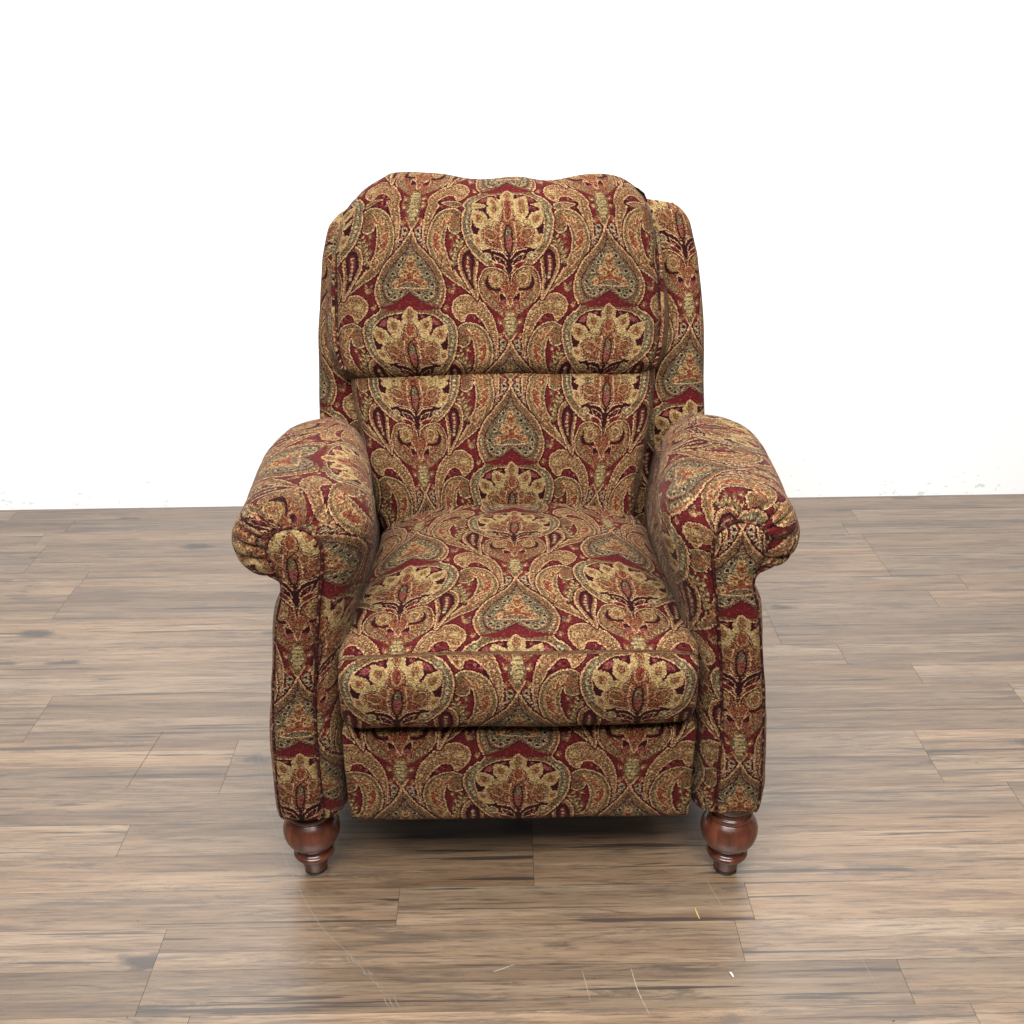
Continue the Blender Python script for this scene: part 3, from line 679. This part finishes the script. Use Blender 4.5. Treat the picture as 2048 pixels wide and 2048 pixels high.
# generic back cushion
def back_cushion(name, cx, hwf, hb, htop_fn, n0, thick, bulge, side, rb, rtp, x_off, s_tip, flare=.03, seed=1, hwh=None, lo_bulge=0):
    rg = [(0, 0), (.5, 0), (.88, -.002), (.965, -.010), (1.0, -.030)]
    rgx = [(x * hwf, n) for x, n in rg] + [(hwf + flare * .6, -thick * .45), (hwf + flare, -thick * .75), (hwf + flare * .7, -thick), (hwf * .5, -thick * 1.02)]
    full = rgx + [(-x, n) for x, n in rgx[::-1] if x > 0]
    R = resample(cspline(full, 6, True), 200, True); dr = arclen(np.vstack([R, R[:1]])); xs_ = np.where(dr > dr[-1] / 2, dr - dr[-1], dr)
    st = [(0, rb * math.sin(t), rb * (1 - math.cos(t))) for t in np.linspace(math.pi / 2, 0, 9)[:-1]]
    rows = [('b', rb * (1 - math.sin(t)), rb * (1 - math.cos(t))) for t in np.linspace(math.pi / 2, 0, 9)][::1]
    rows = [('b', rb * (1 - math.cos(t)), rb * (1 - math.sin(t))) for t in np.linspace(0, math.pi / 2, 10)]
    rows += [('m', k, 0) for k in np.linspace(0, 1, 56)[1:-1]]
    rows += [('t', rtp * (1 - math.sin(t)), rtp * (1 - math.cos(t))) for t in np.linspace(0, math.pi / 2, 12)] + [('c', 0, rtp)]
    P = []; UV = []
    for kind, a, ins in rows:
        Q = inset_profile(R, 0).copy()
        sx = 1 - ins * .55 / hwf
        n = Q[:, 1]; frontw = np.clip(1 + n / thick, 0, 1)
        x = Q[:, 0] * sx
        n = np.where(n > -thick / 2, n - ins * frontw * 1.0, n + (np.minimum(ins, thick * .42) * .35 * (1 - frontw) if kind == 't' else 0))
        if kind == 'c': n = 0 * n - thick * .5
        fo = np.clip(np.abs(x) - hwf, 0, None)
        ht = htop_fn(x + cx)
        if kind == 'b': h = hb + a + 0 * x
        elif kind in 'tc': h = ht - a
        else: h = (hb + rb) + (ht - rtp - hb - rb) * a
        tt = np.clip((h - hb) / (ht - hb), 0, 1)
        x = x - np.sign(x) * fo * (1 - np.interp(h, [.40, .50, .59], [1, .60, .0]))
        if hwh is not None:
            x = x * np.interp(h, hwh[0], hwh[1])
        bl = bulge * (1 - np.abs(x / hwf).clip(0, 1) ** 3) * np.sin(np.pi * np.clip(tt, .0, 1) ** .8) ** .6 * frontw
        n = n + (bl if kind != 'c' else 0)
        P.append(bk(x + cx, h, n + n0))
        UV.append(np.vstack([fuv(xs_[:-1] * 1.0 + x_off, s_tip - h - (rtp * .5 - a if kind == 't' else 0) * .6), fuv(xs_[-1:] + x_off, s_tip - h[:1])]))
    UV = np.array(UV)
    return grid(name, np.array(P), UV, FAB, CH, cap0=True, cap1=False, wrinkle=.0045, wfreq=8, seed=seed)

tx = [-.40, -.335, -.317, -.29, -.265, -.25, -.20, -.13, -.045, .04, .105, .18, .235, .262, .285, .31, .36]
ty = [.56, .585, .612, .640, .655, .662, .663, .657, .649, .653, .646, .653, .653, .651, .644, .622, .58]
def htop(x):
    return np.interp(x, *[np.array(q) for q in zip(*cspline(list(zip(tx, ty)), 6))])
HWH = ([.27, .289, .326, .376, .449, .523, .586, .63, .66], [.945, .956, .987, 1.0, .99, .972, .94, .885, .83])
back_cushion('headrest_cushion', -.009, .321, .262, htop, .028, .13, .022, 0, .045, .055, -.018 - .005 + WM / 2, .556, flare=.030, seed=11, hwh=HWH)
back_cushion('lumbar_cushion', 0.0, .305, -.06, lambda x: .300 + 0 * x, .012, .09, .036, 0, .03, .035, -.014, .254, flare=.008, seed=21, hwh=([-.06, .0, .10, .20, .30], [.83, .87, .93, .975, 1.0]))

# welts down both sides of the headrest: front one and the one at the back of the boxing strip; the thin dark tube paints the groove's shade
hr = bpy.data.objects['headrest_cushion']
for s in (-1, 1):
    for k, (inx, nn, r, mt) in enumerate(((.002, .011, .0042, FAB), (-.004, .0145, .0024, WELT_GROOVE), (.0235, -.060, .0042, FAB))):
        pts = []
        for h in np.linspace(.287, (.553, .515, .495)[k], 40):
            w = np.interp(h, *HWH); fl_ = np.interp(h, [.40, .50, .59], [1, .60, .0]) if k == 2 else 1
            pts.append(bk(-.009 + s * (.321 * w + inx * fl_), h, nn - .06 * np.clip((h - .52) / .06, 0, 1) ** 1.5))
        tube('welt_and_groove_shade', resample(cspline(np.array(pts)[::3], 6), 90), r, mt, hr, off=(.13 * k, .3))

# ---- arms
full = [(.262, .160), (.300, .166), (.299, .25), (.290, .35), (.279, .45), (.262, .54), (.240, .61), (.2245, .665), (.228, .712), (.258, .745), (.318, .757), (.375, .750), (.412, .727), (.432, .688),
        (.430, .655), (.415, .634), (.388, .624), (.372, .612), (.376, .590), (.388, .56), (.399, .48), (.410, .40), (.418, .33), (.423, .25), (.421, .168), (.405, .160)]
full[0] = (.320, .158)
panl = [(.345, .168), (.337, .176), (.336, .25), (.334, .35), (.328, .43), (.319, .51), (.306, .604), (.2975, .655), (.298, .690), (.308, .708), (.331, .7195), (.356, .716), (.372, .704), (.379, .684),
        (.376, .662), (.370, .645), (.365, .635), (.363, .622), (.366, .598), (.376, .56), (.386, .49), (.396, .42), (.402, .35), (.407, .26), (.408, .180), (.395, .168)]
KEYN = 14
FULL = cspline(full, KEYN, True); PANL = cspline(panl, KEYN, True)
fr_len = arclen(np.vstack([FULL, FULL[:1]]))
YF = 1.444
def din(Y): return np.interp(Y, [1.45, 1.5, 1.6, 1.74, 1.81, 1.9], [-.012, 0, .008, .030, .045, .055])
def dout(Y): return np.interp(Y, [1.45, 1.55, 1.65, 1.75, 1.85, 1.92], [0, .010, .017, .020, .014, .0])
def arm_section(Y):
    Q = FULL.copy(); roll = np.clip((Q[:, 1] - .46) / .14, 0, 1)
    inn = np.clip((.335 - Q[:, 0]) / .08, 0, 1) * roll; out = np.clip((Q[:, 0] - .335) / .06, 0, 1) * np.clip((Q[:, 1] - .60) / .03, 0, 1)
    Q[:, 0] += inn * din(Y) + out * dout(Y)
    if Y > 1.77:
        k = math.sqrt(max(1 - ((Y - 1.77) / .22) ** 2, 0)) if Y < 1.985 else 0
        k = max(k, .12)
        top = np.clip((Q[:, 1] - .60) / .01, 0, 1)
        cx, cz = .350, .60
        Q[:, 0] = np.where(Q[:, 1] > .60, cx + (Q[:, 0] - cx) * (k * .5 + .5), Q[:, 0])
        Q[:, 1] = np.where(Q[:, 1] > .60, cz + (Q[:, 1] - cz) * k, Q[:, 1])
    Q[:, 1] += 0
    return Q
def make_arm(sgn, uoff, soff, panel_tip, seed):
    r_roll, r_side = .052, .020
    Ys = list(np.r_[np.linspace(2.12, 1.99, 4), np.linspace(1.98, 1.77, 16)[:-1], np.linspace(1.77, YF + .092, 42)])
    P = []; UV = []
    z = FULL[:, 1]
    # cap radius differs around the section: generous over the roll and the inner edge
    ang = np.arctan2(FULL[:, 1] - .685, FULL[:, 0] - .338)
    for Y in Ys:
        Q = arm_section(Y)
        if len(P) == 0: pass
        P.append(np.column_stack([AX + sgn * Q[:, 0], np.full(len(Q), Y), Q[:, 1]]))
        UV.append(fuv(Y + uoff + 0 * fr_len, soff - fr_len))
    yend = Ys[-1]; r_i = .050 + .040 * np.clip((.32 - FULL[:, 0]) / .05, 0, 1)
    F0 = arm_section(yend)
    for t in np.linspace(0, math.pi / 2, 16)[1:]:
        c, s_ = math.cos(t), math.sin(t)
        Q = PANL + (F0 - PANL) * c
        # pillowy: stay full a little longer
        rollw = np.clip((F0[:, 1] - .615) / .03, 0, 1)
        pleat = .55 * (.5 + .5 * np.cos(ang * 17 + 1.6 * np.sin(ang * 5 + seed))) ** 3 * rollw * np.clip((PANL[:, 0] - .300) / .02, 0, 1) * math.sin(t * 1.0) ** 2 * math.cos(t * .95) * .030
        dirv = Q - np.array([.338, .68]); dirv /= np.maximum(np.linalg.norm(dirv, axis=1, keepdims=True), 1e-6)
        Yv = YF + r_i * (1 - s_)
        Yv = Yv + pleat * .9
        Q = Q - dirv * pleat[:, None] * .55
        P.append(np.column_stack([AX + sgn * Q[:, 0], np.full(len(Q), 0.) + Yv, Q[:, 1]]))
        ua = YF + r_i + uoff - np.hypot(r_i, np.linalg.norm(F0 - PANL, axis=1) * .55) * t / (math.pi / 2)
        UV.append(fuv(np.r_[ua, ua[:1]], soff - fr_len))
    P = np.array(P); UV = np.array(UV)
    arm = grid('arm', P, UV, ARM, CH, cap0=True, cap1=True, wrinkle=.0028, wfreq=11, seed=seed, flip=(sgn < 0))
    # front facing panel, slightly stuffed
    base_ = P[-1][:, [0, 2]]; c = np.array([AX + sgn * .355, .0])
    rows = []; uvr = []
    Qc = PANL
    # medial axis line of the panel for the inner rings
    zc = np.clip(Qc[:, 1], .19, .685)
    axm = np.interp(zc, [.19, .35, .45, .55, .62, .685], [.372, .368, .360, .349, .335, .338])
    A = np.column_stack([axm, zc])
    for k, (f, yy) in enumerate(((0, .004), (.02, -.002), (.07, -.006), (.18, -.0095), (.4, -.0120), (.7, -.0135), (.97, -.0140))):
        Q = Qc + (A - Qc) * f
        rows.append(np.column_stack([AX + sgn * Q[:, 0], np.full(len(Q), YF + yy), Q[:, 1]]))
        zq = np.r_[Q[:, 1], Q[0, 1]]; uvr.append(fuv(np.r_[sgn * Q[:, 0], sgn * Q[0, 0]] - sgn * np.interp(zq, [.2, .65], [.372, .338]), panel_tip - np.r_[Q[:, 1], Q[0, 1]]))
    grid('front_panel', np.array(rows), np.array(uvr), FAB, arm, cap0=False, cap1=True, flip=(sgn < 0), wrinkle=.0012, wfreq=16, seed=seed + 2)
    Pp = [i for i in range(len(PANL))]
    path = np.column_stack([AX + sgn * PANL[:, 0], np.full(len(PANL), YF - .003), PANL[:, 1]])
    # open at the bottom
    cut = KEYN * 14
    tube('welt_and_groove_shade', resample(path[KEYN:cut + 1], 180), .0031, WELT_GROOVE, arm)
    seam_p = path[cut:-KEYN - 4]; tube('seam', resample(seam_p, 120), .0021, WELT_GROOVE, arm)
    return arm
oval = .61 * WM
make_arm(-1, .10, .62, .655 + oval, 31)
make_arm(1, -.02, .30, .479 + oval, 47)

# ---- hidden body: sides between the arms, black lining beneath
def box(name, x0, x1, y0, y1, z0, z1, mat, parent):
    Vb = [(x, y, z) for x in (x0, x1) for y in (y0, y1) for z in (z0, z1)]
    Fb = [[0, 1, 3, 2], [4, 6, 7, 5], [0, 4, 5, 1], [2, 3, 7, 6], [0, 2, 6, 4], [1, 5, 7, 3]]
    return mesh_obj(name, Vb, Fb, mat, parent, smooth=False)
box('base_lining', AX - .33, AX + .33, 1.535, 2.10, .165, .345, LIN, CH)

# ---- turned legs
prof = [(.0, .0), (.0195, .0), (.0205, .003), (.0235, .018), (.0265, .030), (.0275, .0325), (.034, .034), (.0365, .038), (.0355, .043), (.031, .046), (.029, .049), (.031, .054), (.040, .063), (.0475, .075),
        (.0505, .089), (.0495, .101), (.045, .112), (.0385, .120), (.0375, .1215), (.039, .125), (.0385, .131), (.035, .134), (.034, .138), (.036, .143), (.037, .148), (.037, .175), (0, .175)]
def leg(x, y, glide=True):
    R = cspline(prof[1:-1], 4); R = np.vstack([[0.0001, 0], R, [.0001, .175]])
    n = 40; a = np.linspace(0, 2 * math.pi, n, endpoint=False)
    P = np.stack([np.stack([np.outer(R[:, 0], np.cos(a)), np.outer(R[:, 0], np.sin(a)), np.repeat((R[:, 1] + .004)[:, None], n, 1)], -1)])[0]
    UV = np.zeros((len(R), n + 1, 2))
    o = grid('leg', P, UV, WOOD, CH, flip=True); o.location = (x, y, 0)
    g = [(.0001, 0), (.018, 0), (.0205, .0015), (.0205, .005), (.018, .0065), (.0001, .0065)]; g = np.array(g)
    Pg = np.stack([np.outer(g[:, 0], np.cos(a)), np.outer(g[:, 0], np.sin(a)), np.repeat(g[:, 1][:, None], n, 1)], -1)
    gl = grid('glide', Pg, np.zeros((len(g), n + 1, 2)), BLK, o, flip=True)
    return o, gl
leg(-.355, 1.505); _, gl = leg(.392, 1.488); gl.scale = (1.02, 1.04, 1.5)
leg(-.30, 2.06); leg(.336, 2.06)

# ---- small litter on the floor
def sliver(name, pts, w, t, mat, label, cat):
    P = cspline(pts, 6); rows = []
    n = len(P)
    T = np.gradient(P, axis=0); T /= np.linalg.norm(T, axis=1, keepdims=True); S = np.cross(T, [0, 0, 1.]); S /= np.linalg.norm(S, axis=1, keepdims=True)
    for i in range(n):
        f = .35 + .65 * math.sin(math.pi * (i + .5) / n)
        p = P[i]; s = S[i] * w / 2 * f; u_ = np.array([0, 0, t * f])
        rows.append([p - s, p - s * .8 + u_, p + s * .8 + u_, p + s])
    o = grid(name, np.array(rows), np.zeros((n, 5, 2)), mat, None, cap0=True, cap1=True); tag(o, label, cat); return o
sliver('wood_splinter', [(.3205, 1.394, .0006), (.3215, 1.381, .0012), (.3245, 1.367, .0006)], .0028, .0014, flat('straw', (.42, .29, .12)), 'thin yellow splinter of straw lying on the brown planks before the chair', 'straw')
sliver('paper_scrap', [(.3535, 1.2535, .0006), (.3555, 1.249, .0016), (.358, 1.243, .0006)], .0034, .0016, flat('white_paper', (.58, .58, .58)), 'tiny white scrap of paper lying on the planks near the front right foot', 'paper scrap')

# the chair's own origin goes to the middle of its footprint
base = Vector((AX, 1.78, 0)); chair.location = base
for o in chair.children: o.location = o.location - base
